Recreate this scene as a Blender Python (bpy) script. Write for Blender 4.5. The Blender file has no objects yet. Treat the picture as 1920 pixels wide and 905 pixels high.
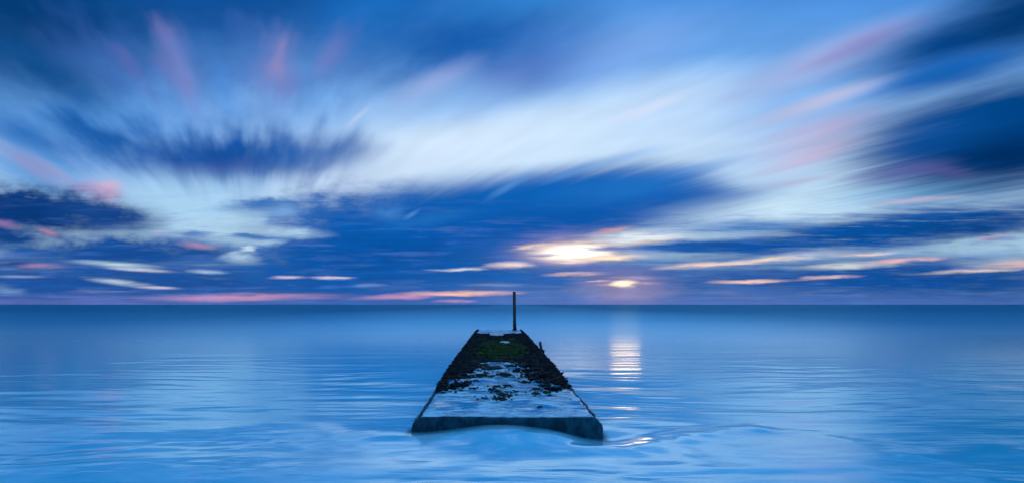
import bpy, bmesh, math, random
import numpy as np
from mathutils import Vector, Matrix

random.seed(7)
scene = bpy.context.scene
COL = scene.collection
R = math.radians

# ------------------------------------------------------------------ camera
F = 1067.0                      # focal length expressed in pixels of a 1920 wide frame
CAM_H = 1.30                    # eye height above the jetty top (jetty top is z = 0)
cam_d = bpy.data.cameras.new("camera")
cam = bpy.data.objects.new("camera", cam_d)
COL.objects.link(cam)
cam_d.sensor_width = 36.0
cam_d.lens = 36.0 * F / 1920.0
cam_d.shift_y = (570.0 - 452.5) / 1920.0
cam_d.clip_start = 0.05
cam_d.clip_end = 60000.0
cam.location = (0, 0, CAM_H)
cam.rotation_euler = (R(90), 0, 0)
scene.camera = cam

# ------------------------------------------------------------------ view
vs = scene.view_settings
vs.view_transform = 'Standard'
vs.look = 'None'
vs.exposure = 0.0
vs.gamma = 1.0
vs.use_curve_mapping = False
scene.cycles.use_denoising = True
scene.cycles.use_adaptive_sampling = True
scene.cycles.adaptive_threshold = 0.02
scene.cycles.adaptive_min_samples = 8
scene.cycles.max_bounces = 6

# ------------------------------------------------------------------ sun (low, veiled by cloud)
SUN_AZ = math.atan2(1172 - 960, F)
SUN_EL = math.atan2(570 - 531, F)
sd = bpy.data.lights.new("sun", 'SUN')
sd.energy = 0.015
sd.angle = R(3.0)
sd.color = (1.0, 0.55, 0.20)
sun = bpy.data.objects.new("sun", sd)
COL.objects.link(sun)
sun_dir = Vector((math.sin(SUN_AZ) * math.cos(SUN_EL), math.cos(SUN_AZ) * math.cos(SUN_EL), math.sin(SUN_EL)))
sun.rotation_euler = sun_dir.to_track_quat('Z', 'Y').to_euler()
sun.location = (40, 200, 30)


def lin(c, k=1.0):
    out = []
    for v in c[:3]:
        v = v / 255.0
        out.append(k * (v / 12.92 if v <= 0.04045 else ((v + 0.055) / 1.055) ** 2.4))
    return (out[0], out[1], out[2], 1.0)


# ------------------------------------------------------------------ small node language
class G:
    """expression helper over one node tree"""
    def __init__(self, tree):
        self.t = tree
        self.n = tree.nodes
        self.l = tree.links

    def node(self, kind, **kw):
        n = self.n.new(kind)
        for k, v in kw.items():
            setattr(n, k, v)
        return n

    def put(self, sock, v):
        if isinstance(v, bpy.types.NodeSocket):
            self.l.new(v, sock)
        elif v is not None:
            sock.default_value = v

    def m(self, op, a, b=None, c=None, clamp=False):
        n = self.node('ShaderNodeMath', operation=op, use_clamp=clamp)
        self.put(n.inputs[0], a)
        self.put(n.inputs[1], b)
        self.put(n.inputs[2], c)
        return n.outputs[0]

    def xyz(self, x, y, z=0.0):
        n = self.node('ShaderNodeCombineXYZ')
        for s, v in zip(n.inputs, (x, y, z)):
            self.put(s, v)
        return n.outputs[0]

    def sep(self, v):
        n = self.node('ShaderNodeSeparateXYZ')
        self.put(n.inputs[0], v)
        return n.outputs

    def noise(self, vec, scale, detail=3.0, rough=0.5, dist=0.0, dims='3D'):
        n = self.node('ShaderNodeTexNoise', noise_dimensions=dims)
        self.put(n.inputs['Vector'], vec)
        n.inputs['Scale'].default_value = scale
        n.inputs['Detail'].default_value = detail
        n.inputs['Roughness'].default_value = rough
        n.inputs['Distortion'].default_value = dist
        return n.outputs[0]

    def ramp(self, v, a, b, lo=0.0, hi=1.0, smooth=True):
        n = self.node('ShaderNodeMapRange', interpolation_type='SMOOTHSTEP' if smooth else 'LINEAR')
        self.put(n.inputs[0], v)
        for i, q in zip((1, 2, 3, 4), (a, b, lo, hi)):
            self.put(n.inputs[i], q)
        return n.outputs[0]

    def mix(self, f, a, b, kind='MIX'):
        n = self.node('ShaderNodeMix', data_type='RGBA', blend_type=kind)
        self.put(n.inputs[0], f)
        self.put(n.inputs[6], a)
        self.put(n.inputs[7], b)
        return n.outputs[2]


# ------------------------------------------------------------------ world: dusk sky with wind-drawn cloud
world = bpy.data.worlds.new("World")
scene.world = world
world.use_nodes = True
world.cycles.sampling_method = 'NONE'
wt = world.node_tree
wt.nodes.clear()
g = G(wt)
tc = g.node('ShaderNodeTexCoord')
DIR = tc.outputs['Generated']
dx, dy, dz = g.sep(DIR)
yc = g.m('MAXIMUM', dy, 0.15)
X = g.m('MULTIPLY_ADD', g.m('DIVIDE', dx, yc), F / 100, 9.60)       # compass direction
Y = g.m('MULTIPLY_ADD', g.m('DIVIDE', dz, yc), -F / 100, 5.70)      # height over the horizon, 5.7 = horizon

# wind blows out of one point on the horizon; shear of the cloud deck along it
PX, PY = 4.7, 5.72
qx = g.m('SUBTRACT', X, PX)
qy = g.m('SUBTRACT', Y, PY)
up = g.m('MAXIMUM', g.m('MULTIPLY', qy, -1.0), 0.12)
s_lat = g.m('DIVIDE', qx, up)
fine = g.noise(g.xyz(s_lat, g.m('MULTIPLY', up, 0.10), 0.3), 7.0, 3.0, 0.5)
fine0 = g.m('SUBTRACT', fine, 0.5)
shear = g.m('MULTIPLY_ADD', fine0, 0.44, 1.0)
lump = g.noise(g.xyz(X, Y, 1.7), 0.55, 2.0, 0.5)
lump0 = g.m('SUBTRACT', lump, 0.5)
WX = g.m('ADD', g.m('MULTIPLY_ADD', qx, shear, PX), g.m('MULTIPLY', lump0, 0.9))
WY = g.m('ADD', g.m('MULTIPLY_ADD', qy, shear, PY), g.m('MULTIPLY', lump0, -0.5))
SW = g.xyz(WX, WY)                                                   # strongly drawn out
shear2 = g.m('MULTIPLY_ADD', fine0, 0.06, 1.0)
SM = g.xyz(g.m('MULTIPLY_ADD', qx, shear2, PX), g.m('MULTIPLY_ADD', qy, shear2, PY))   # lightly drawn
# low clouds: lumpy, level wisps
hx = g.noise(g.xyz(g.m('MULTIPLY', X, 0.55), g.m('MULTIPLY', Y, 3.2), 4.0), 1.6, 4.0, 0.6)
hx0 = g.m('SUBTRACT', hx, 0.5)
puff = g.m('SUBTRACT', g.noise(g.xyz(X, g.m('MULTIPLY', Y, 2.0), 9.0), 2.3, 4.0, 0.58), 0.5)
lowk = g.ramp(Y, 3.0, 5.5, 1.0, 0.45)
LX = g.m('ADD', X, g.m('MULTIPLY_ADD', hx0, 0.9, g.m('MULTIPLY', puff, 0.30)))
LY = g.m('ADD', Y, g.m('MULTIPLY', lowk, g.m('MULTIPLY_ADD', hx0, 0.25, g.m('MULTIPLY', puff, 0.25))))
LW = g.xyz(LX, LY)
TX = g.m('MULTIPLY_ADD', hx0, 0.9, X)
TW = g.xyz(TX, g.m('ADD', Y, g.m('MULTIPLY', hx0, 0.10)))             # thin level bands
thin = g.m('SUBTRACT', g.noise(g.xyz(g.m('MULTIPLY', X, 0.45), g.m('MULTIPLY', Y, 7.5), 12.0), 1.5, 4.0, 0.6), 0.5)
drawn = g.m('SUBTRACT', g.noise(g.xyz(s_lat, g.m('MULTIPLY', up, 0.30), 7.7), 5.0, 3.0, 0.55), 0.5)
MOD = {'L': g.m('ADD', 1.0, g.m('MULTIPLY_ADD', puff, 1.3, g.m('MULTIPLY', thin, 0.8))),
       'T': g.m('MULTIPLY_ADD', thin, 1.9, 1.0), 'M': g.m('MULTIPLY_ADD', drawn, 0.6, 1.0), 'S': g.m('MULTIPLY_ADD', drawn, 1.2, 1.0)}
FIELD = {'S': SW, 'M': SM, 'L': LW, 'T': TW}

# clear evening sky: air gradient with the physical sky mixed in
cr = g.node('ShaderNodeValToRGB')
g.put(cr.inputs[0], g.m('DIVIDE', Y, 5.7, clamp=True))
stops = [(0, (80, 150, 230)), (100, (108, 170, 240)), (180, (150, 198, 249)), (265, (206, 231, 255)),
         (350, (186, 218, 246)), (430, (184, 218, 240)), (500, (150, 190, 225)), (570, (74, 118, 192))]
el = cr.color_ramp.elements
while len(el) < len(stops):
    el.new(0.5)
for e, (p, c) in zip(el, stops):
    e.position = p / 570.0
    e.color = lin(c)
nish = g.node('ShaderNodeTexSky', sky_type='NISHITA', sun_disc=False)
nish.sun_elevation = SUN_EL
nish.sun_rotation = SUN_AZ
nish.air_density = 1.0
nish.dust_density = 0.6
nish.ozone_density = 4.0
nishc = g.mix(1.0, nish.outputs[0], (0.10, 0.12, 0.16, 1), 'MULTIPLY')
sky = g.mix(0.10, cr.outputs[0], nishc)


def blob(cx, cy, rx, ry, rot, col, op=1.0, soft=1.0, w='M', k=1.0):
    """one cloud bank or gap: centre, radii (1/100 of the F scale), tilt, colour, cover, edge softness"""
    global sky
    n = g.node('ShaderNodeTexGradient', gradient_type='SPHERICAL')
    tm = n.texture_mapping
    tm.vector_type = 'TEXTURE'
    tm.translation = (cx / 100.0, cy / 100.0, 0)
    tm.rotation = (0, 0, R(rot))
    tm.scale = (rx / 100.0 * 1.08, ry / 100.0 * 1.10, 1)
    g.put(n.inputs[0], FIELD[w])
    if col[0] < 60:
        col = (max(0, col[0] - 9), col[1], col[2] - 3)
    f = g.ramp(g.m('MULTIPLY', n.outputs[1], MOD[w]), 0.0, min(1.0, soft * (1.6 if w in 'LT' else 1.3)), 0.0, op)
    sky = g.mix(f, sky, lin(col, k))


def streak(x0, y0, x1, y1, wd, col, op=1.0, soft=1.0, w='M', k=1.0):
    L = math.hypot(x1 - x0, y1 - y0)
    blob((x0 + x1) / 2, (y0 + y1) / 2, L / 2, wd, math.degrees(math.atan2(y1 - y0, x1 - x0)), col, op, soft, w, k)


# --- high deck, left
blob(120, -40, 760, 330, 0, (20, 78, 150), 1.0, 0.9, 'M')
blob(160, 230, 600, 200, 4, (78, 152, 231), 0.9, 0.9, 'M')
blob(560, 190, 260, 110, 0, (110, 172, 240), 0.6, 1.0, 'M')
blob(480, -30, 680, 210, 0, (24, 80, 158), 1.0, 0.75, 'M')
blob(0, 10, 400, 260, 20, (12, 58, 118), 0.95, 1.0, 'M')
streak(-90, 40, 270, 230, 60, (14, 74, 142), 0.85, 0.9, 'M')
blob(470, 135, 340, 110, 0, (68, 112, 190), 0.65, 1.0, 'S')
blob(190, 110, 170, 90, 35, (60, 98, 176), 0.6, 1.0, 'S')
streak(330, 60, 365, 240, 30, (130, 150, 216), 0.45, 1.0, 'S')
streak(285, 10, 355, 200, 66, (124, 124, 188), 0.5, 1.0, 'S')
streak(395, 80, 440, 250, 30, (60, 140, 222), 0.4, 1.0, 'M')
streak(556, 20, 488, 250, 62, (128, 132, 194), 0.65, 1.0, 'S')
streak(540, 60, 505, 180, 26, (156, 140, 190), 0.45, 1.0, 'S')
streak(690, 10, 600, 170, 34, (128, 132, 200), 0.55, 1.0, 'S')
streak(150, 40, 290, 210, 26, (96, 108, 180), 0.55, 1.0, 'S')
# upper centre bank
blob(720, 20, 200, 90, -10, (30, 110, 198), 0.8, 1.0, 'M')
blob(880, 78, 320, 125, -10, (32, 94, 178), 1.0, 0.75, 'M')
blob(1030, 120, 200, 75, -14, (62, 112, 194), 0.85, 0.9, 'M')
blob(950, 150, 130, 50, -18, (88, 116, 192), 0.6, 1.0, 'M')
streak(690, 215, 930, 100, 34, (165, 178, 228), 0.6, 1.0, 'M')
streak(760, 30, 1260, -60, 60, (52, 132, 216), 0.7, 1.0, 'M')
blob(1180, 95, 250, 70, -18, (130, 172, 238), 0.6, 1.0, 'M')
# clear brightness under it
blob(900, 275, 330, 80, -10, (214, 234, 255), 0.95, 1.0, 'M')
blob(1090, 245, 340, 95, -16, (206, 231, 255), 0.85, 1.0, 'M')
blob(1270, 205, 240, 90, -18, (192, 221, 255), 0.7, 1.0, 'M')
blob(860, 190, 180, 60, -8, (140, 186, 242), 0.6, 1.0, 'M')
blob(640, 345, 190, 60, -8, (206, 226, 250), 0.9, 1.0, 'M')
streak(640, 245, 700, 195, 8, (196, 208, 240), 0.55, 1.0, 'M')
streak(1090, 255, 1320, 160, 16, (214, 224, 248), 0.6, 1.0, 'M')
# feathered bank
blob(425, 290, 340, 84, 0, (28, 90, 174), 1.0, 0.9, 'S')
blob(410, 300, 270, 50, 2, (34, 80, 160), 0.95, 0.9, 'M')
streak(300, 318, 560, 312, 24, (62, 92, 168), 0.5, 1.0, 'M')
blob(600, 285, 150, 44, -6, (36, 92, 174), 0.8, 1.0, 'M')
streak(60, 170, 320, 330, 46, (20, 86, 168), 0.9, 0.9, 'S')
streak(-60, 210, 190, 320, 44, (22, 96, 180), 0.75, 1.0, 'M')
# left, pale air beneath
blob(330, 385, 250, 80, 0, (172, 214, 244), 0.75, 1.0, 'M')
blob(60, 320, 150, 60, 20, (74, 146, 212), 0.8, 1.0, 'M')
streak(-40, 250, 160, 372, 22, (150, 152, 204), 0.75, 1.0, 'M')
streak(30, 270, 190, 380, 14, (170, 160, 204), 0.4, 1.0, 'M')
# left low cumulus
blob(188, 362, 64, 34, 10, (172, 162, 208), 0.8, 1.0, 'L')
blob(192, 372, 40, 12, 8, (190, 148, 186), 0.45, 1.0, 'L')
blob(205, 352, 34, 24, 0, (214, 178, 206), 0.7, 0.8, 'L')
blob(60, 396, 285, 60, 4, (18, 58, 126), 1.0, 0.45, 'L')
blob(195, 404, 140, 34, 8, (30, 68, 140), 1.0, 0.5, 'L')
blob(10, 442, 90, 32, 6, (26, 68, 140), 1.0, 0.45, 'L')
streak(-30, 416, 56, 427, 10, (160, 122, 174), 0.65, 1.0, 'L')
blob(98, 440, 36, 11, 14, (34, 76, 146), 0.9, 0.7, 'L')
streak(70, 430, 116, 443, 8, (210, 142, 168), 0.6, 1.0, 'L')
blob(140, 446, 26, 8, 10, (70, 122, 182), 0.7, 1.0, 'L')
blob(305, 438, 20, 8, 0, (196, 190, 214), 0.6, 1.0, 'L')
blob(380, 441, 34, 9, 0, (72, 128, 192), 0.8, 0.8, 'L')
# left level banks, from the upper one down
blob(235, 473, 260, 42, 0, (28, 76, 152), 1.0, 0.45, 'L')
blob(60, 470, 120, 18, 6, (30, 84, 160), 0.95, 0.6, 'L')
blob(370, 474, 100, 24, 0, (36, 82, 158), 1.0, 0.5, 'L')
streak(330, 458, 410, 464, 8, (206, 158, 184), 0.55, 1.0, 'L')
blob(180, 545, 860, 88, 0, (38, 82, 160), 1.0, 0.42, 'T')
streak(-60, 494, 112, 491, 14, (44, 74, 148), 1.0, 0.7, 'T')
streak(20, 498, 140, 500, 7, (200, 140, 172), 0.65, 1.0, 'T')
streak(110, 488, 330, 502, 7, (176, 206, 224), 1.0, 0.8, 'T')
streak(180, 500, 345, 510, 5, (200, 206, 216), 1.0, 0.8, 'T')
streak(250, 494, 430, 492, 6, (60, 110, 180), 0.8, 1.0, 'T')
streak(355, 509, 430, 510, 5, (186, 212, 226), 1.0, 0.8, 'T')
streak(150, 520, 290, 536, 8, (176, 196, 214), 0.95, 0.9, 'T')
streak(240, 536, 350, 541, 5, (206, 194, 208), 0.95, 0.9, 'T')
streak(-40, 517, 120, 519, 4, (140, 160, 204), 0.8, 1.0, 'T')
streak(-40, 540, 44, 546, 14, (120, 156, 198), 0.7, 1.0, 'T')
streak(90, 546, 290, 546, 4, (136, 144, 196), 0.7, 1.0, 'T')
# horizon haze
blob(960, 566, 1500, 34, 0, (66, 112, 188), 0.75, 1.0, 'T')
blob(120, 566, 600, 22, 0, (96, 112, 184), 0.75, 0.9, 'T')
# --- the great central bank
blob(720, 458, 310, 130, 0, (20, 86, 172), 1.0, 0.42, 'L')
blob(640, 500, 240, 60, 0, (22, 84, 168), 1.0, 0.5, 'L')
blob(900, 410, 400, 96, -5, (18, 92, 180), 1.0, 0.5, 'M')
blob(1080, 372, 300, 76, -7, (22, 98, 186), 1.0, 0.55, 'M')
blob(1240, 364, 220, 66, 4, (26, 92, 180), 1.0, 0.75, 'M')
streak(1200, 400, 1520, 350, 26, (40, 104, 190), 0.75, 1.0, 'M')
streak(1180, 345, 1420, 290, 16, (70, 134, 212), 0.5, 1.0, 'M')
streak(1040, 330, 1300, 262, 14, (120, 172, 232), 0.5, 1.0, 'M')
blob(1080, 420, 420, 62, -2, (20, 86, 174), 0.95, 0.6, 'T')
blob(1330, 372, 130, 44, 10, (36, 96, 180), 0.8, 0.9, 'M')
blob(800, 505, 500, 60, 0, (26, 88, 172), 1.0, 0.5, 'T')
blob(1150, 520, 420, 60, 0, (44, 96, 178), 1.0, 0.6, 'T')
blob(740, 470, 220, 50, 0, (12, 78, 162), 0.6, 1.0, 'T')
blob(960, 460, 180, 40, 0, (52, 92, 176), 0.5, 1.0, 'T')
blob(1180, 350, 200, 40, -8, (42, 116, 202), 0.7, 1.0, 'M')
blob(730, 400, 54, 20, -4, (70, 136, 208), 0.7, 1.0, 'L')
blob(800, 412, 120, 18, -10, (44, 116, 196), 0.6, 1.0, 'M')
streak(750, 415, 790, 392, 6, (86, 146, 212), 0.7, 1.0, 'M')
streak(900, 380, 1010, 318, 10, (90, 150, 220), 0.6, 1.0, 'M')
streak(1000, 350, 1130, 300, 10, (94, 152, 222), 0.55, 1.0, 'M')
# ragged left end of it
blob(500, 384, 120, 24, -2, (58, 110, 186), 0.95, 0.7, 'L')
blob(590, 392, 110, 46, 0, (30, 94, 178), 0.9, 0.8, 'L')
blob(530, 395, 44, 22, 0, (118, 164, 218), 0.85, 0.9, 'L')
blob(535, 436, 95, 15, 2, (172, 206, 232), 0.95, 0.8, 'L')
blob(500, 454, 60, 9, 0, (160, 196, 224), 0.9, 0.8, 'L')
blob(480, 445, 70, 7, 4, (48, 104, 180), 0.85, 0.8, 'L')
blob(455, 482, 52, 15, 0, (180, 210, 230), 0.85, 0.8, 'L')
blob(560, 470, 90, 14, 0, (24, 86, 168), 0.9, 0.8, 'L')
blob(470, 468, 24, 8, 0, (196, 220, 234), 0.9, 0.8, 'L')
# --- gap round the sun
blob(1080, 466, 170, 46, -4, (170, 150, 196), 0.65, 1.0, 'T')
blob(1085, 470, 118, 30, -3, (255, 214, 176), 1.0, 0.9, 'T', 1.0)
blob(1080, 472, 90, 20, -4, (255, 246, 230), 1.0, 1.0, 'T', 1.9)
streak(960, 482, 1080, 476, 4, (120, 130, 190), 0.7, 1.0, 'T')
streak(1090, 470, 1200, 466, 5, (60, 100, 180), 0.7, 1.0, 'T')
blob(1200, 446, 130, 21, -2, (226, 238, 244), 1.0, 0.6, 'T')
streak(1090, 440, 1200, 424, 6, (236, 176, 176), 0.8, 1.0, 'T')
streak(940, 470, 1070, 456, 7, (250, 220, 196), 0.95, 0.9, 'T')
streak(1110, 462, 1310, 444, 5, (255, 226, 194), 0.95, 1.0, 'T')
streak(1120, 462, 1560, 462, 17, (36, 88, 172), 1.0, 0.4, 'T')
streak(1060, 490, 1225, 478, 7, (255, 228, 192), 1.0, 0.7, 'T', 1.2)
streak(900, 499, 1010, 494, 8, (244, 222, 214), 0.95, 0.8, 'T')
streak(790, 506, 930, 501, 5, (206, 208, 222), 0.95, 0.8, 'T')
streak(1010, 516, 1155, 511, 5, (246, 200, 186), 0.9, 0.9, 'T')
streak(1090, 527, 1150, 525, 3, (255, 214, 186), 0.9, 0.9, 'T')
streak(1130, 521, 1250, 519, 4, (200, 180, 200), 0.7, 1.0, 'T')
blob(1172, 536, 130, 46, 0, (212, 176, 190), 0.45, 1.0, 'T')
streak(1110, 533, 1256, 530, 5, (255, 200, 150), 0.95, 0.9, 'T', 1.0)
blob(1172, 531, 34, 9, 0, (255, 226, 180), 1.0, 1.0, 'T', 2.2)
# thin lines above the horizon, left centre
streak(490, 520, 580, 518, 4, (206, 190, 206), 0.9, 0.9, 'T')
streak(570, 520, 670, 520, 4, (220, 206, 212), 0.95, 0.9, 'T')
streak(660, 536, 740, 534, 4, (136, 160, 206), 0.7, 1.0, 'T')
streak(230, 560, 690, 553, 10, (202, 150, 186), 0.85, 0.9, 'T')
streak(620, 560, 880, 550, 7, (196, 148, 190), 0.9, 0.9, 'T')
streak(730, 551, 1000, 547, 6, (252, 194, 182), 1.0, 0.8, 'T')
streak(800, 564, 890, 562, 4, (196, 150, 190), 0.85, 1.0, 'T')
streak(860, 535, 1000, 532, 4, (150, 160, 206), 0.6, 1.0, 'T')
# --- right side: lit air and drawn-out pink veils
blob(1500, 390, 330, 52, -6, (200, 228, 247), 0.95, 0.9, 'M')
blob(1760, 356, 300, 42, -6, (116, 182, 228), 0.85, 1.0, 'M')
blob(1560, 210, 330, 120, -20, (108, 164, 236), 0.5, 1.0, 'M')
streak(1300, 205, 1810, 10, 50, (166, 180, 228), 0.85, 0.9, 'M')
streak(1480, 135, 1760, 25, 26, (146, 146, 206), 0.75, 1.0, 'M')
streak(1500, 160, 2080, 0, 80, (22, 78, 154), 1.0, 0.8, 'M')
blob(1930, 20, 280, 120, -20, (10, 56, 118), 1.0, 1.0, 'M')
streak(1560, 190, 1990, 70, 40, (34, 104, 194), 0.8, 1.0, 'M')
streak(1360, 252, 1700, 136, 22, (190, 194, 228), 0.85, 0.9, 'M')
streak(1620, 175, 1960, 105, 34, (22, 100, 188), 0.8, 1.0, 'M')
streak(1380, 298, 1700, 196, 40, (186, 178, 216), 0.85, 0.9, 'M')
streak(1390, 334, 1670, 246, 24, (196, 186, 218), 0.9, 0.9, 'M')
blob(1900, 250, 400, 150, -8, (8, 68, 138), 1.0, 0.55, 'M')
blob(1740, 270, 190, 85, -14, (20, 80, 158), 0.95, 0.9, 'M')
blob(1900, 295, 260, 75, -6, (6, 46, 102), 1.0, 0.9, 'M')
streak(1560, 345, 1820, 300, 24, (96, 104, 168), 0.6, 1.0, 'M')
streak(1700, 315, 1850, 330, 16, (84, 84, 148), 0.6, 1.0, 'M')
streak(1380, 362, 1600, 322, 10, (180, 178, 212), 0.6, 1.0, 'M')
streak(1600, 386, 1830, 366, 9, (196, 178, 204), 0.75, 1.0, 'T')
# right level banks
blob(1420, 425, 190, 20, -1, (44, 110, 190), 0.85, 0.8, 'T')
streak(1190, 492, 2150, 372, 46, (16, 80, 160), 1.0, 0.45, 'T')
blob(1880, 420, 260, 40, -8, (8, 62, 132), 0.8, 1.0, 'T')
blob(1640, 520, 560, 56, -1, (28, 82, 162), 1.0, 0.5, 'T')
blob(1880, 530, 320, 60, 0, (16, 70, 146), 0.8, 1.0, 'T')
streak(1720, 464, 1900, 442, 9, (150, 188, 208), 0.95, 0.8, 'T')
streak(1820, 452, 1910, 440, 6, (206, 160, 176), 0.8, 1.0, 'T')
streak(1360, 492, 1640, 468, 11, (176, 190, 216), 0.9, 0.9, 'T')
streak(1200, 504, 1440, 490, 7, (244, 216, 204), 1.0, 0.8, 'T')
streak(1340, 492, 1520, 480, 6, (250, 224, 206), 0.95, 0.8, 'T')
streak(1540, 480, 1700, 472, 5, (236, 210, 206), 0.9, 0.9, 'T')
streak(1460, 504, 1700, 492, 9, (206, 212, 214), 0.95, 0.8, 'T')
streak(1600, 494, 1800, 482, 6, (242, 192, 184), 0.95, 0.9, 'T')
streak(1640, 512, 1760, 494, 7, (28, 80, 158), 0.7, 1.0, 'T')
streak(1780, 500, 2000, 486, 14, (180, 190, 206), 0.9, 0.9, 'T')
streak(1820, 498, 1990, 490, 8, (220, 174, 176), 0.8, 1.0, 'T')
streak(1680, 515, 1960, 502, 5, (226, 206, 196), 0.95, 0.9, 'T')
streak(1310, 529, 1500, 525, 5, (252, 204, 182), 0.95, 0.8, 'T')
streak(1480, 525, 1620, 515, 5, (236, 196, 190), 0.9, 0.9, 'T')
streak(1580, 554, 1650, 553, 3, (96, 116, 190), 0.6, 1.0, 'T')

# thinner, paler stretches within the low banks
slate = g.m('MULTIPLY', g.ramp(g.m('ADD', thin, hx0), -0.02, 0.33, 0.0, 0.55), g.ramp(Y, 3.3, 4.6))
sky = g.mix(slate, sky, lin((76, 110, 180)))
# faint drawn grain over the whole deck
grain = g.ramp(g.noise(g.xyz(s_lat, g.m('MULTIPLY', up, 0.35), 2.2), 6.0, 1.0, 0.4), 0.25, 0.75, 0.955, 1.045, False)
mott = g.ramp(g.m('ADD', thin, g.m('MULTIPLY', puff, 0.6)), -0.3, 0.3, 0.80, 1.20, False)      # uneven thickness of the low banks
grain = g.ramp(Y, 3.4, 4.6, grain, mott)
sky = g.mix(1.0, sky, g.xyz(grain, grain, grain), 'MULTIPLY')

# the sky the photograph does not show: the same deck of drawn cloud, carried on round and overhead
zc = g.m('MAXIMUM', g.m('ABSOLUTE', dz), 0.08)
gx = g.m('DIVIDE', dx, zc)
gy = g.m('DIVIDE', dy, zc)
ca, sa = math.cos(R(24)), math.sin(R(24))
lat = g.m('ADD', g.m('MULTIPLY', gx, ca), g.m('MULTIPLY', gy, sa))
lon = g.m('SUBTRACT', g.m('MULTIPLY', gy, ca), g.m('MULTIPLY', gx, sa))
cov = g.ramp(g.noise(g.xyz(g.m('MULTIPLY', lat, 1.0), g.m('MULTIPLY', lon, 0.3), 5.0), 1.3, 4.0, 0.55), 0.42, 0.74)
over = g.mix(cov, lin((128, 192, 250)), lin((28, 108, 194)))
front = g.ramp(dy, 0.30, 0.62)
sky = g.mix(front, over, sky)
# below the horizon (never seen past the sea)
sky = g.mix(g.ramp(dz, -0.02, 0.0, 1.0, 0.0), sky, lin((60, 110, 180)))

SKY_STRENGTH = 0.10
bg = g.node('ShaderNodeBackground')
g.put(bg.inputs[0], g.mix(1.0, sky, (1 / SKY_STRENGTH,) * 3 + (1,), 'MULTIPLY'))
bg.inputs[1].default_value = SKY_STRENGTH
wo = g.node('ShaderNodeOutputWorld')
g.l.new(bg.outputs[0], wo.inputs[0])


# ------------------------------------------------------------------ numpy noise
def vnoise(x, y, seed=0):
    xi = np.floor(x).astype(np.int64); yi = np.floor(y).astype(np.int64)
    fx = x - xi; fy = y - yi
    def h(a, b):
        n = (a * 374761393 + b * 668265263 + seed * 1442695041) & 0x7fffffff
        n = ((n ^ (n >> 13)) * 1274126177) & 0x7fffffff
        n = n ^ (n >> 16)
        ang = (n & 0xffff) / 65536.0 * 2 * np.pi
        return np.cos(ang), np.sin(ang)
    u = fx * fx * fx * (fx * (fx * 6 - 15) + 10); v = fy * fy * fy * (fy * (fy * 6 - 15) + 10)
    def dot(i, j):
        a, b = h(xi + i, yi + j)
        return a * (fx - i) + b * (fy - j)
    n00, n10, n01, n11 = dot(0, 0), dot(1, 0), dot(0, 1), dot(1, 1)
    return ((n00 * (1 - u) + n10 * u) * (1 - v) + (n01 * (1 - u) + n11 * u) * v) * 1.4


def fbm(x, y, seed=0, octv=4, gain=0.5):
    s = np.zeros_like(np.asarray(x, dtype=float)); a = 1.0
    for i in range(octv):
        s = s + a * vnoise(x * 2 ** i + 17.3 * i, y * 2 ** i - 9.1 * i, seed + i)
        a *= gain
    return s


def sstep(a, b, x):
    t = np.clip((x - a) / (b - a), 0, 1)
    return t * t * (3 - 2 * t)


# ------------------------------------------------------------------ object helpers
def new_mat(name):
    m = bpy.data.materials.new(name)
    m.use_nodes = True
    t = m.node_tree
    t.nodes.clear()
    q = G(t)
    bs = q.node('ShaderNodeBsdfPrincipled')
    out = q.node('ShaderNodeOutputMaterial')
    q.l.new(bs.outputs[0], out.inputs[0])
    return m, q, bs, out


def mesh_obj(name, verts, faces, mat=None, parent=None, smooth=True):
    me = bpy.data.meshes.new(name)
    me.from_pydata([tuple(v) for v in verts], [], [tuple(f) for f in faces])
    me.update()
    if smooth:
        me.shade_smooth()
    o = bpy.data.objects.new(name, me)
    COL.objects.link(o)
    if mat:
        me.materials.append(mat)
    if parent:
        o.parent = parent
    return o


def grid_mesh(name, P, mat, parent=None):
    """P: (rows, cols, 3) array -> quad sheet"""
    r, c = P.shape[:2]
    me = bpy.data.meshes.new(name)
    me.vertices.add(r * c)
    me.vertices.foreach_set('co', P.reshape(-1).astype(np.float32))
    i = np.arange((r - 1) * (c - 1))
    a = (i // (c - 1)) * c + i % (c - 1)
    q = np.stack([a, a + 1, a + c + 1, a + c], 1).astype(np.int32)
    me.loops.add(q.size)
    me.loops.foreach_set('vertex_index', q.reshape(-1))
    me.polygons.add(len(q))
    me.polygons.foreach_set('loop_start', np.arange(0, q.size, 4, dtype=np.int32))
    me.update(calc_edges=True)
    me.shade_smooth()
    me.materials.append(mat)
    o = bpy.data.objects.new(name, me)
    COL.objects.link(o)
    if parent:
        o.parent = parent
    return o


def thing(name, label, cat, loc=(0, 0, 0)):
    o = bpy.data.objects.new(name, None)
    COL.objects.link(o)
    o.location = loc
    o['label'] = label
    o['category'] = cat
    return o


# ------------------------------------------------------------------ layout of the jetty
SEA = -0.22                     # still water, jetty top is 0
Y0, Y1 = 6.63, 29.0             # near and far end of the jetty
def jx(y):                      # centre line
    return -0.055 - 0.0265 * (y - Y0)
HALF0, HALF1 = 1.12, 1.20
def half(y):
    return HALF0 + (HALF1 - HALF0) * (y - Y0) / (Y1 - Y0)


# ------------------------------------------------------------------ sea
def axis(dense0, dense1, step, lo, hi, grow):
    a = list(np.arange(dense0, dense1 + 1e-6, step))
    s = step; v = a[-1]
    while v < hi:
        s *= grow; v += s; a.append(v)
    s = step; v = a[0]; pre = []
    while v > lo:
        s *= grow; v -= s; pre.append(v)
    return np.array(pre[::-1] + a)


xs = axis(-11, 11, 0.07, -16000, 16000, 1.09)
ys = axis(3.6, 16, 0.045, -300, 16000, 1.035)
XX, YY = np.meshgrid(xs, ys)


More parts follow.
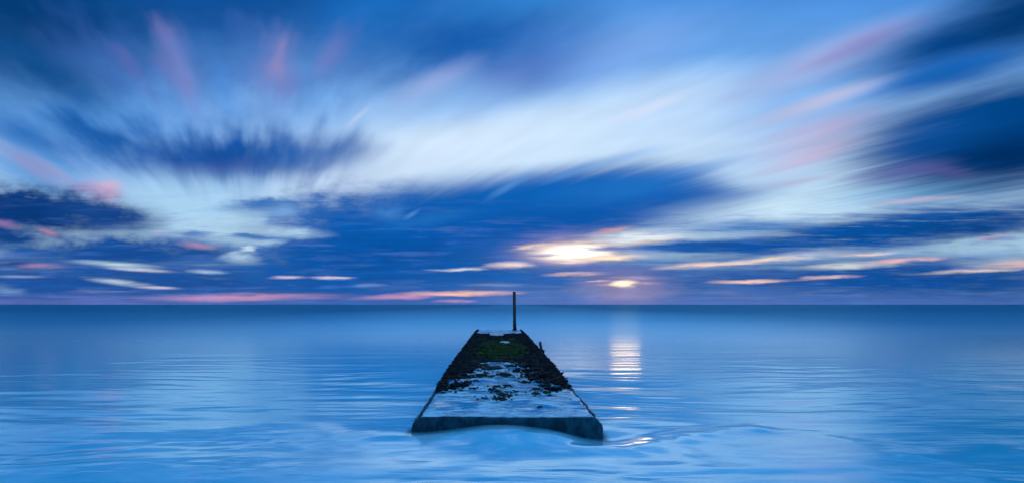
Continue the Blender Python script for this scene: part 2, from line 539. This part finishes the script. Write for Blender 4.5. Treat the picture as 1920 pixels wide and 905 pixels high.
def ridge(x, y, pts, w):
    """soft crest along a polyline"""
    best = np.full(x.shape, 1e9)
    for (ax, ay), (bx, by) in zip(pts[:-1], pts[1:]):
        ux, uy = bx - ax, by - ay
        t = np.clip(((x - ax) * ux + (y - ay) * uy) / (ux * ux + uy * uy), 0, 1)
        best = np.minimum(best, (x - ax - t * ux) ** 2 + (y - ay - t * uy) ** 2)
    return np.exp(-best / (w * w))


def sea_height(x, y):
    near = sstep(60, 12, y) * sstep(22, 10, np.abs(x))
    # long, nearly level ripples coming in
    wx = 0.9 * fbm(x * 0.12, y * 0.12, 3, 2)
    rip = fbm(x * 0.22 + wx, y * 1.05 + 0.9 * fbm(x * 0.16, y * 0.2, 8, 2), 11, 3, 0.5)
    rip2 = fbm(x * 0.5 + 3, y * 2.3 + 0.6 * wx, 21, 2, 0.5)
    side = np.where(x > jx(y), sstep(0.9, 1.9, x - jx(y)), sstep(0.6, 3.4, jx(y) - x))
    band = sstep(3.5, 7.5, y) * sstep(24, 10, y)
    h = near * (0.0100 * rip + 0.0036 * rip2) * (0.35 + 0.65 * side) * (0.25 + 0.75 * band)
    h = h + 0.010 * fbm(x * 0.10, y * 0.28, 31, 2) * near
    # swirling run-back in front of the jetty
    front = sstep(7.4, 6.2, y)
    sw = fbm(x * 0.7 + 1.4 * fbm(x * 0.5, y * 0.5, 41, 2), y * 1.5 + 1.2 * fbm(x * 0.4 + 7, y * 0.6, 43, 2), 45, 3, 0.5)
    h = h + 0.010 * sw * front
    # swell heaped against the end face and the hollow at its right corner
    c = jx(Y0)
    d = Y0 - y
    heap = np.exp(-((x - c + 0.08) / 0.72) ** 2) * np.exp(-(np.clip(d, -0.3, 9) / 0.75) ** 2)
    h = h + 0.125 * heap
    h = h + 0.030 * np.exp(-((x - c + 1.5) / 0.5) ** 2 - ((d - 0.05) / 0.5) ** 2)
    h = h - 0.055 * np.exp(-((x - c - 1.08) / 0.36) ** 2 - ((d - 0.12) / 0.35) ** 2)
    # crest shed from that corner to the right
    h = h + (0.031 + 0.014 * fbm(x * 2.2, y * 3.0, 77, 3)) * ridge(x, y, [(0.45, 6.35), (0.80, 6.02), (1.25, 5.98), (1.62, 6.25), (2.1, 6.6), (2.9, 6.9)], 0.23)
    h = h + 0.004 * ridge(x, y, [(1.2, 7.4), (1.7, 7.62), (2.3, 7.2), (3.4, 6.9)], 0.16)
    h = h + 0.007 * ridge(x, y, [(-1.3, 6.6), (-1.9, 7.0), (-2.7, 7.2), (-3.4, 7.05)], 0.25)
    # two small eddies
    for ex, ey, a in ((-0.50, 6.22, 0.006), (0.34, 6.50, 0.004)):
        rr = ((x - ex) / 0.16) ** 2 + ((y - ey) / 0.13) ** 2
        h = h - a * np.exp(-rr) + 0.4 * a * np.exp(-((np.sqrt(rr) - 2.0) / 0.6) ** 2)
    return SEA + h


ZZ = sea_height(XX, YY)
sea_m, q, bs, out = new_mat("sea_water")
geo = q.node('ShaderNodeNewGeometry')
px, py, pz = q.sep(geo.outputs['Position'])
# milk of fine foam suspended in the moving water, in drawn swirls near the shore
sw1 = q.noise(q.xyz(q.m('MULTIPLY', px, 0.42), q.m('MULTIPLY', py, 0.95), 0.0), 1.0, 5.0, 0.6, 1.6)
sw2 = q.noise(q.xyz(q.m('MULTIPLY', px, 0.9), q.m('MULTIPLY', py, 3.2), 6.0), 1.3, 4.0, 0.6, 0.8)
foam = q.m('MULTIPLY', q.ramp(sw1, 0.46, 0.72), q.ramp(sw2, 0.34, 0.66))
nearf = q.ramp(py, 6.0, 11.0, 1.0, 0.0)
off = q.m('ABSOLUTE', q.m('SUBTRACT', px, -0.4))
side_falloff = q.ramp(off, 4.0, 24.0, 1.0, 0.10)          # lens-like light falloff painted into the water colour, darker sideways from the jetty
surge = q.m('MULTIPLY', q.ramp(off, 1.6, 4.2, 1.0, 0.0), q.m('MULTIPLY', q.ramp(py, 4.4, 5.6), q.ramp(py, 6.9, 7.8, 1.0, 0.0)))
sw3 = q.noise(q.xyz(q.m('MULTIPLY', px, 0.75), q.m('MULTIPLY', py, 1.9), 3.0), 1.2, 5.0, 0.62, 2.2)
surge = q.m('MULTIPLY', surge, q.ramp(sw3, 0.42, 0.68, 0.15, 1.0))
foam = q.m('MAXIMUM', q.m('MULTIPLY', foam, nearf), surge)
col = q.mix(q.m('MULTIPLY', foam, 0.75), q.mix(q.m('MULTIPLY', side_falloff, q.ramp(py, 14.0, 90.0, 1.0, 0.0)), (0.002, 0.11, 0.22, 1), (0.06, 0.60, 0.80, 1)), (0.62, 0.86, 1.0, 1))
dif = q.node('ShaderNodeBsdfDiffuse')
glo = q.node('ShaderNodeBsdfGlossy')
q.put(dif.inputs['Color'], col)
q.put(glo.inputs['Color'], q.mix(q.ramp(py, 16.0, 60.0), (0.82, 0.96, 1.0, 1), (0.34, 0.78, 1.0, 1)))
q.put(glo.inputs['Roughness'], q.ramp(py, 9.0, 34.0, 0.10, 0.36))
fre = q.node('ShaderNodeFresnel')
fre.inputs['IOR'].default_value = 1.48
bsx = q.node('ShaderNodeMixShader')
q.put(bsx.inputs[0], q.m('MINIMUM', q.m('MULTIPLY_ADD', fre.outputs[0], 0.6, 0.26), q.m('MULTIPLY', q.ramp(py, 16.0, 160.0, 0.68, 0.34), q.ramp(off, 8.0, 40.0, 1.0, 0.58))))  # sheen weakened sideways too, part of the same painted falloff
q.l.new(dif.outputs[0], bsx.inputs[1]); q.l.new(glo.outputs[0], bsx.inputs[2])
b = q.node('ShaderNodeBump')
wv = q.noise(q.xyz(q.m('MULTIPLY', px, 0.16), q.m('MULTIPLY', py, 0.8), 2.0), 1.0, 5.0, 0.6, 0.4)
b.inputs['Strength'].default_value = 0.35
b.inputs['Distance'].default_value = 0.05
q.put(b.inputs['Height'], wv)
for n_ in (dif, glo, fre):
    q.l.new(b.outputs[0], n_.inputs['Normal'])
# thin wash over the foot of the jetty lets the concrete show through
mx = q.m('ABSOLUTE', q.m('SUBTRACT', px, jx(Y0)))
wash = q.m('MULTIPLY', q.ramp(py, Y0 - 0.30, Y0 - 0.01), q.m('MULTIPLY', q.ramp(mx, 0.55, 1.0, 0.6, 0.85), q.ramp(mx, 1.10, 1.22, 1.0, 0.0)))
tr = q.node('ShaderNodeBsdfTransparent')
ms = q.node('ShaderNodeMixShader')
q.put(ms.inputs[0], q.m('MULTIPLY', wash, q.ramp(py, Y0 + 0.3, Y0 + 0.1)))
q.n.remove(bs)
q.l.new(bsx.outputs[0], ms.inputs[1]); q.l.new(tr.outputs[0], ms.inputs[2])
q.l.new(ms.outputs[0], out.inputs[0])
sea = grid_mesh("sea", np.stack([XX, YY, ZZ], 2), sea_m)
sea['kind'] = 'structure'

bed_m, q, bs, out = new_mat("wet_sand")
nz = q.noise(q.node('ShaderNodeNewGeometry').outputs['Position'], 3.0, 4.0)
q.put(bs.inputs['Base Color'], q.mix(nz, (0.10, 0.09, 0.07, 1), (0.17, 0.15, 0.12, 1)))
bs.inputs['Roughness'].default_value = 0.8
bx_, by_ = np.meshgrid(np.linspace(-40, 40, 60), np.linspace(-20, 60, 60))
seabed = grid_mesh("seabed", np.stack([bx_, by_, -0.9 + 0.05 * fbm(bx_ * 0.4, by_ * 0.4, 5, 3)], 2), bed_m)
seabed['kind'] = 'structure'

# ------------------------------------------------------------------ jetty
jetty = thing("concrete_jetty", "long wet concrete jetty crusted with black weed running straight out to sea", "jetty", (0, 0, 0))

con_m, q, bs, out = new_mat("wet_concrete")
geo = q.node('ShaderNodeNewGeometry')
P = geo.outputs['Position']
px, py, pz = q.sep(P)
nx, ny, nzz = q.sep(geo.outputs['True Normal'])
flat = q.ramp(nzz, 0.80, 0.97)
big = q.noise(q.xyz(q.m('MULTIPLY', px, 0.8), q.m('MULTIPLY', py, 1.3), 1.0), 1.9, 6.0, 0.62, 0.5)
med = q.noise(q.xyz(px, q.m('MULTIPLY', py, 2.0), 5.0), 7.0, 5.0, 0.65, 0.3)
spk = q.noise(P, 46.0, 3.0, 0.6)
lines = q.noise(q.xyz(q.m('MULTIPLY', px, 2.2), q.m('MULTIPLY', py, 9.0), 3.0), 2.4, 5.0, 0.65, 0.3)
dry_and_highlight = q.ramp(q.m('ADD', q.m('MULTIPLY', big, 0.55), q.m('ADD', q.m('MULTIPLY', med, 0.25), q.m('MULTIPLY', lines, 0.28))), 0.515, 0.575)
# front arris: worn, with its bright sky highlight painted in as pale colour
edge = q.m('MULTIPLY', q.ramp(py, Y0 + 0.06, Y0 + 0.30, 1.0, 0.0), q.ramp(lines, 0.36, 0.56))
dry_and_highlight = q.m('MAXIMUM', dry_and_highlight, edge, clamp=True)
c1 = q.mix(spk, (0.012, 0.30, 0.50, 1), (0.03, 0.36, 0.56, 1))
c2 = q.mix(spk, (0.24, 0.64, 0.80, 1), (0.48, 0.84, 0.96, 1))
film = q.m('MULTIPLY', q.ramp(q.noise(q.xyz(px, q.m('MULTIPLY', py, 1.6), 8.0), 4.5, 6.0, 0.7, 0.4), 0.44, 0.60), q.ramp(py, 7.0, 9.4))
top = q.mix(q.m('MULTIPLY', film, 0.75), q.mix(dry_and_highlight, c1, c2), (0.012, 0.045, 0.05, 1))
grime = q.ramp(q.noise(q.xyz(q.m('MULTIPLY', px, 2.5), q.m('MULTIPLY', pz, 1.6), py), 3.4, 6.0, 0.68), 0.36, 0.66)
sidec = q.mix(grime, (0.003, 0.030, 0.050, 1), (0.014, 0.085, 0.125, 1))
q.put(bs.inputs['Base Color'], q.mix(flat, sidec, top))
rgh = q.ramp(dry_and_highlight, 0.0, 1.0, 0.03, 0.38)
q.put(bs.inputs['Roughness'], q.mix(flat, (0.65,) * 3 + (1,), q.xyz(rgh, rgh, rgh)))
bs.inputs['IOR'].default_value = 1.40
q.put(bs.inputs['Specular IOR Level'], q.ramp(flat, 0.0, 1.0, 0.12, 0.75))
b = q.node('ShaderNodeBump')
b.inputs['Strength'].default_value = 0.7
b.inputs['Distance'].default_value = 0.012
q.put(b.inputs['Height'], q.m('MULTIPLY', dry_and_highlight, q.m('ADD', q.m('MULTIPLY', spk, 0.5), med)))
q.l.new(b.outputs[0], bs.inputs['Normal'])


def slab_section(y, n_top=26):
    """cross-section points from left foot over the top to the right foot, in metres from the centre line"""
    H = half(y)
    ch, cv = 0.125, 0.105
    pts = [(-H, -1.0), (-H, -0.6), (-H, -0.30), (-H, -cv - 0.03), (-H + 0.010, -cv + 0.01)]
    pts += [(-H + ch * 0.5, -cv * 0.47), (-H + ch * 0.94, -0.006)]
    for i in range(n_top):
        t = i / (n_top - 1)
        pts.append((-(H - ch - 0.012) + 2 * (H - ch - 0.012) * t, 0.0))
    pts += [(H - ch * 0.94, -0.006), (H - ch * 0.5, -cv * 0.47), (H - 0.010, -cv + 0.01), (H, -cv - 0.03), (H, -0.30), (H, -0.6), (H, -1.0)]
    return pts


sec_y = np.concatenate([np.arange(Y0, 11, 0.05), np.arange(11, Y1, 0.10), [Y1]])
rows = []
for yv in sec_y:
    rows.append([(jx(yv) + a, yv, b_) for a, b_ in slab_section(yv)])
SP = np.array(rows)
nn = 0.010 * fbm(SP[:, :, 0] * 1.3, SP[:, :, 1] * 1.3, 60, 3)
fx = fbm(SP[:, :, 1] * 2.1, SP[:, :, 2] * 2.1 + np.sign(SP[:, :, 0]) * 5, 61, 4)
onside = (SP[:, :, 2] < -0.003)
SP[:, :, 2] += np.where(onside, 0.010 * fx, nn - 0.004)
SP[:, :, 0] += np.where(onside, 0.018 * fx, 0)
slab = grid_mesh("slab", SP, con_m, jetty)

# near end face: rounded arris then a cast face, with its own grid
near = SP[0]
nloops = [near + np.array([0, 0, 0])]
for dyy, dzz in ((-0.012, -0.006), (-0.020, -0.018), (-0.022, -0.05)):
    l = near.copy()
    l[:, 1] += dyy
    l[:, 2] = np.minimum(l[:, 2], l[:, 2] + dzz)
    mid = (near[:, 0] - near[:, 0].mean())
    l[:, 0] -= np.sign(mid) * np.where(np.abs(mid) > 1.0, -dzz * 0.15, 0)
    nloops.append(l)
for kk in (0.25, 0.5, 0.75, 1.0):
    l = nloops[3].copy()
    l[:, 2] = l[:, 2] * (1 - kk) + (-1.0) * kk
    l[:, 1] += 0.006 * fbm(l[:, 0] * 2.0, l[:, 2] * 2.0, 66, 3)
    nloops.append(l)
NP = np.array(nloops)
NP[1:4, :, 2] += 0.004 * fbm(NP[1:4, :, 0] * 9, NP[1:4, :, 1] * 9, 67, 3)
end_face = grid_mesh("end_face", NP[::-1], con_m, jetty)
far = SP[-1]
FP = np.array([far, np.stack([far[:, 0], far[:, 1] + 0.03, np.full(len(far), -1.0)], 1)])
far_face = grid_mesh("far_end_face", FP, con_m, jetty)

# ------------------------------------------------------------------ weed, mussels and algae on the jetty
def dark_mat(name, a, b_, rough=0.55, spec=0.35):
    m, q, bs, out = new_mat(name)
    geo = q.node('ShaderNodeNewGeometry')
    n = q.noise(geo.outputs['Position'], 9.0, 4.0, 0.6)
    q.put(bs.inputs['Base Color'], q.mix(q.ramp(n, 0.35, 0.65), a + (1,), b_ + (1,)))
    bs.inputs['Roughness'].default_value = rough
    bs.inputs['Specular IOR Level'].default_value = spec
    return m


mussel_m = dark_mat("mussel_black", (0.0015, 0.002, 0.004), (0.005, 0.006, 0.008), 0.65, 0.08)
weed_m = dark_mat("weed_dark", (0.005, 0.008, 0.006), (0.016, 0.022, 0.014), 0.55, 0.15)
algae_m = dark_mat("algae_green", (0.005, 0.022, 0.004), (0.026, 0.060, 0.007), 0.75, 0.06)


def ico(sub):
    bm = bmesh.new()
    bmesh.ops.create_icosphere(bm, subdivisions=sub, radius=1.0)
    v = np.array([tuple(x.co) for x in bm.verts])
    f = np.array([[x.index for x in p.verts] for p in bm.faces])
    bm.free()
    return v, f


ICO1, ICF1 = ico(1)
ICO2, ICF2 = ico(2)
rng = np.random.default_rng(11)


def lumps_mesh(name, specs, mat, parent, sub=1, kind='stuff'):
    """specs: (x, y, z, rx, ry, rz) lumps joined into one part"""
    V, Fc = (ICO1, ICF1) if sub == 1 else (ICO2, ICF2)
    vs_, fs_, off = [], [], 0
    for (x, y, z, rx, ry, rz) in specs:
        v = V * (1 + 0.22 * rng.standard_normal((len(V), 1)))
        a = rng.uniform(0, 6.28)
        tx, ty = rng.uniform(-0.5, 0.5, 2)
        v = v * np.array([rx, ry, rz])
        v[:, 2] += v[:, 0] * tx * 0.6 + v[:, 1] * ty * 0.6
        c, s = math.cos(a), math.sin(a)
        v = np.stack([v[:, 0] * c - v[:, 1] * s + x, v[:, 0] * s + v[:, 1] * c + y, v[:, 2] + z], 1)
        vs_.append(v); fs_.append(Fc + off); off += len(V)
    V = np.concatenate(vs_); Fc = np.concatenate(fs_)
    me = bpy.data.meshes.new(name)
    me.vertices.add(len(V)); me.vertices.foreach_set('co', V.reshape(-1).astype(np.float32))
    me.loops.add(Fc.size); me.loops.foreach_set('vertex_index', Fc.reshape(-1).astype(np.int32))
    me.polygons.add(len(Fc)); me.polygons.foreach_set('loop_start', np.arange(0, Fc.size, 3, dtype=np.int32))
    me.update(calc_edges=True)
    me.materials.append(mat)
    o = bpy.data.objects.new(name, me)
    COL.objects.link(o)
    o.parent = parent
    if kind:
        o['kind'] = kind
    return o


def dist_of(pyx):               # distance along the jetty of a row seen in the photograph
    return CAM_H * F / (pyx - 570.0)


# how far the crust reaches in from each edge, against distance
D_ = [dist_of(v) for v in (772, 745, 725, 711, 700, 690, 681, 675, 668)]
L_ = [-1.02, -0.95, -0.84, -0.68, -0.58, -0.56, -0.46, 0.05, 0.5]
R_ = [1.06, 1.0, 0.90, 0.66, 0.50, 0.36, 0.36, -0.05, -0.5]
HOLES = [(952, 641, 26, 5), (990, 648, 18, 3), (905, 657, 5, 3), (930, 627, 22, 4), (975, 640, 10, 4), (900, 630, 10, 4), (935, 622, 60, 6)]
holes = []
for hx_, hy_, hw, hh in HOLES:
    d_ = dist_of(hy_)
    holes.append(((hx_ - 960) / F * d_, d_, hw / F * d_, hh * d_ * d_ / (CAM_H * F)))


def crust_at(x, y):
    """cover of dark crust at a point of the top"""
    s = (x - jx(y)) / half(y)
    n = 0.34 * float(fbm(np.array([x * 1.5]), np.array([y * 0.9]), 71, 4)[0])
    li = np.interp(y, D_, L_); ri = np.interp(y, D_, R_)
    v = max((li - s) * 1.0, (s - ri) * 1.0) + n * 0.8
    if y > 25.2:
        v = min(v, max(abs(s) - 0.84 + n, -0.02 + 1.3 * n))
    for hx_, hy_, hw, hh in holes:
        r_ = math.hypot((x - hx_) / hw, (y - hy_) / hh)
        if r_ < 1.0:
            v -= 0.9 * (1 - r_) + 0.15
    return v


def green_at(x, y):
    s = (x - jx(y)) / half(y)
    n = float(fbm(np.array([x * 1.8]), np.array([y * 0.9]), 83, 3)[0])
    return 1.0 - math.hypot((s + 0.08 - 0.02 * (y - 16)) / 0.62, (y - 17.0) / 4.6) + 0.75 * n


black, green = [], []
step = 0.075
y = 7.4
while y < Y1 - 0.05:
    H = half(y)
    st = step * (0.8 if y < 14 else 1.15)
    x = -H + 0.08
    while x < H - 0.08:
        xx = jx(y) + x + random.uniform(-0.04, 0.04)
        yy = y + random.uniform(-0.04, 0.04)
        v = crust_at(xx, yy)
        if v > 0 and abs(xx - jx(yy)) < H - 0.07:
            edge_h = (1.0 if abs(x) > H - 0.3 else 0.62) * (0.5 + 0.5 * min(1, max(0, (y - 8.5) / 4)))
            sz = random.uniform(0.036, 0.075)
            hgt = random.uniform(0.018, 0.05) * min(1, 0.5 + v * 2) * edge_h
            if green_at(xx, yy) > 0.12 and v > 0.02 and 13.6 < yy < 24:
                green.append((xx, yy, 0.004, sz * 1.3, sz * 1.3, hgt * 0.75))
            else:
                black.append((xx, yy, 0.002, sz, sz, hgt))
        elif v > -0.16 and y > 8.3 and random.random() < 0.20 and abs(xx - jx(yy)) < H - 0.14:
            sz = random.uniform(0.012, 0.034)
            black.append((xx, yy, 0.0, sz, sz * 1.3, sz * 0.45))
        x += st
    y += st
# crust hanging on the arris and the flanks
for side in (-1, 1):
    y = 8.8
    while y < Y1:
        H = half(y)
        amt = float(sstep(8.9, 10.8, np.array([y]))[0]) if side < 0 else float(sstep(9.4, 11.4, np.array([y]))[0])
        for k in range(3):
            if random.random() < amt:
                t = random.random()
                xo = H - 0.125 * (1 - t) * 1.0 + random.uniform(-0.02, 0.025)
                zo = -0.11 * t if t < 1 else -0.12
                if k == 2:
                    xo, zo = H + random.uniform(-0.01, 0.03), random.uniform(-0.34, -0.1)
                sz = random.uniform(0.032, 0.066) * (0.45 + 0.55 * float(sstep(8.8, 12.5, np.array([y]))[0]))
                black.append((jx(y) + side * xo, y + random.uniform(-.05, .05), zo, sz, sz, sz * random.uniform(0.6, 1.0)))
        y += 0.055
lumps_mesh("mussel_crust", black, mussel_m, jetty)
lumps_mesh("green_algae", green, algae_m, jetty)['label'] = "green algae growing on the middle of the jetty"
# thin weed fringe low on the near part of the long edges
fringe = []
for side in (-1, 1):
    y = Y0 + 0.02
    while y < 10.5:
        H = half(y)
        if random.random() < 0.22:
            t = random.random()
            sz = random.uniform(0.006, 0.013)
            fringe.append((jx(y) + side * (H - 0.125 * (1 - t)), y, -0.105 * t, sz, sz * 1.6, sz * 0.6))
        y += 0.022
for k in range(40):
    side = -1 if k < 28 else 1
    xx = jx(Y0) + side * (half(Y0) - abs(random.gauss(0.10, 0.09)))
    fringe.append((xx, Y0 + abs(random.gauss(0, 0.12)), -0.06 if abs(xx - jx(Y0)) > 1.03 else 0.0, 0.006, 0.008, 0.004))
lumps_mesh("weed_fringe", fringe, weed_m, jetty)

# single clumps standing in the wet part
CL = [(957, 686, 15), (980, 684, 19), (922, 690, 26), (903, 702, 15), (922, 705, 11), (945, 702, 20), (861, 721, 24), (886, 727, 9),
      (921, 729, 11), (932, 724, 11), (933, 732, 10), (941, 739, 14), (939, 747, 16), (1004, 729, 13), (1004, 737, 13), (1026, 735, 13),
      (1038, 728, 22), (1022, 722, 15), (1001, 703, 18), (993, 694, 20), (1026, 703, 26), (890, 679, 20), (873, 697, 18), (934, 676, 18),
      (1013, 762, 4), (875, 717, 13), (905, 684, 16), (968, 694, 12), (952, 722, 9), (985, 716, 9), (968, 733, 7), (1012, 714, 12), (912, 676, 16),
      (960, 678, 12), (1050, 719, 20), (894, 713, 8), (1032, 741, 8), (957, 741, 8), (852, 727, 12)]
satellites = []
for (cx, cy, w) in CL:
    d_ = dist_of(cy)
    x0 = (cx - 960) / F * d_
    rad = 0.62 * w / F * d_
    specs = []
    n = min(40, max(9, int(13 * rad / 0.06)))
    for k in range(n):
        a, rr = random.uniform(0, 6.283), math.sqrt(random.random())
        ox, oy = math.cos(a) * rr * rad, math.sin(a) * rr * rad * 1.5
        sz = min(max(random.uniform(0.3, 0.5) * max(rad, 0.03), 0.018), 0.065)
        specs.append((ox, oy, 0.003, sz, sz, sz * random.uniform(0.35, 0.6)))
    o = lumps_mesh("weed_clump", specs, weed_m if random.random() < 0.55 else mussel_m, jetty, 1, None)
    o.location = (x0, d_, 0.0)
    for k in range(int(7 + 30 * rad)):
        a, rr = random.uniform(0, 6.283), random.uniform(0.9, 2.4)
        sz = random.uniform(0.006, 0.018)
        satellites.append((x0 + math.cos(a) * rr * rad * 1.2, d_ + math.sin(a) * rr * rad * 1.6, 0.0, sz * 1.4, sz * 1.4, sz * 0.6))

for k in range(1500):
    yy = random.uniform(7.3, 12.2)
    xx = jx(yy) + random.uniform(-0.92, 0.92) * half(yy)
    if vnoise(np.array([xx * 2.3]), np.array([yy * 1.7]), 133)[0] + 0.14 * (yy - 10.0) > random.uniform(0.0, 0.40):
        sz = random.uniform(0.006, 0.022)
        satellites.append((xx, yy, 0.0, sz * 1.8, sz * 1.2, sz * 0.5))
lumps_mesh("weed_scraps", satellites, weed_m, jetty)

# ------------------------------------------------------------------ marker post at the far end
PD = 28.4
pxw = (965 - 960) / F * PD
post = thing("marker_post", "tall thin dark post standing at the far end of the jetty", "post", (pxw, PD, 0.0))
post_m, q, bs, out = new_mat("weathered_post")
geo = q.node('ShaderNodeNewGeometry')
ax, ay, az = q.sep(geo.outputs['Position'])
gr = q.noise(q.xyz(q.m('MULTIPLY', ax, 30.0), q.m('MULTIPLY', ay, 30.0), q.m('MULTIPLY', az, 1.6)), 1.0, 4.0, 0.6)
q.put(bs.inputs['Base Color'], q.mix(gr, (0.016, 0.013, 0.012, 1), (0.065, 0.048, 0.040, 1)))
bs.inputs['Roughness'].default_value = 0.75


def shaft_mesh():
    # H-shaped pile: two flanges and a recessed web, slightly bent and worn
    prof = [(-.085, -.08), (.085, -.08), (.085, -.045), (.022, -.045), (.022, .045), (.085, .045), (.085, .08), (-.085, .08),
            (-.085, .045), (-.022, .045), (-.022, -.045), (-.085, -.045)]
    zs = np.linspace(-0.05, 1.93, 26)
    vs_, fs_ = [], []
    n = len(prof)
    for i, z in enumerate(zs):
        lean = -0.022 * (z / 1.93)
        for j, (a, b_) in enumerate(prof):
            a, b_ = a * 0.86, b_ * 0.9
            k = 1 + 0.07 * float(vnoise(np.array([j * 0.9 + 0.1]), np.array([z * 4]), 91)[0])
            vs_.append((a * k + lean, b_ * k, z + (0.02 * random.uniform(-1, 1) if i == len(zs) - 1 else 0)))
    for i in range(len(zs) - 1):
        for j in range(n):
            fs_.append((i * n + j, i * n + (j + 1) % n, (i + 1) * n + (j + 1) % n, (i + 1) * n + j))
    fs_.append(tuple(range(n))[::-1])
    fs_.append(tuple((len(zs) - 1) * n + j for j in range(n)))
    return vs_, fs_


v_, f_ = shaft_mesh()
mesh_obj("shaft", v_, f_, post_m, post, False)
specs = []
for k in range(60):
    z = 0.55 * random.random() ** 1.6
    r_ = 0.055 + 0.045 * (1 - z / 0.55)
    a = random.uniform(0, 6.283)
    sz = random.uniform(0.022, 0.045)
    specs.append((math.cos(a) * r_ * 0.8, math.sin(a) * r_ * 0.8, z, sz, sz, sz * 1.3))
lumps_mesh("barnacle_collar", specs, mussel_m, post, 1, None)

# broken stub on the right-hand edge
SDs = 16.3
sx = 0.82
stub = thing("broken_stub", "short broken leaning stub on the right edge of the jetty", "post", (sx, SDs, -0.08))
vs_, fs_ = [], []
prof = [(-.04, -.035), (0.0, -.045), (.04, -.035), (.045, 0.0), (.04, .035), (0.0, .045), (-.04, .035), (-.045, 0.0)]
for i, z in enumerate(np.linspace(-0.06, 0.30, 7)):
    for j, (a, b_) in enumerate(prof):
        k = 1 - 0.25 * i / 6 + random.uniform(-.06, .06)
        vs_.append((a * k - 0.07 * i / 6 + 0.05, b_ * k, z + (random.uniform(-.025, .025) if i == 6 else 0)))
for i in range(6):
    for j in range(8):
        fs_.append((i * 8 + j, i * 8 + (j + 1) % 8, (i + 1) * 8 + (j + 1) % 8, (i + 1) * 8 + j))
fs_.append(tuple(48 + j for j in range(8)))
mesh_obj("shaft", vs_, fs_, post_m, stub, False)
lumps_mesh("weed_collar", [(0.05 + random.uniform(-.06, .06), random.uniform(-.06, .06), random.uniform(-.02, .06), .04, .04, .03) for k in range(14)],
           mussel_m, stub, 1, None)
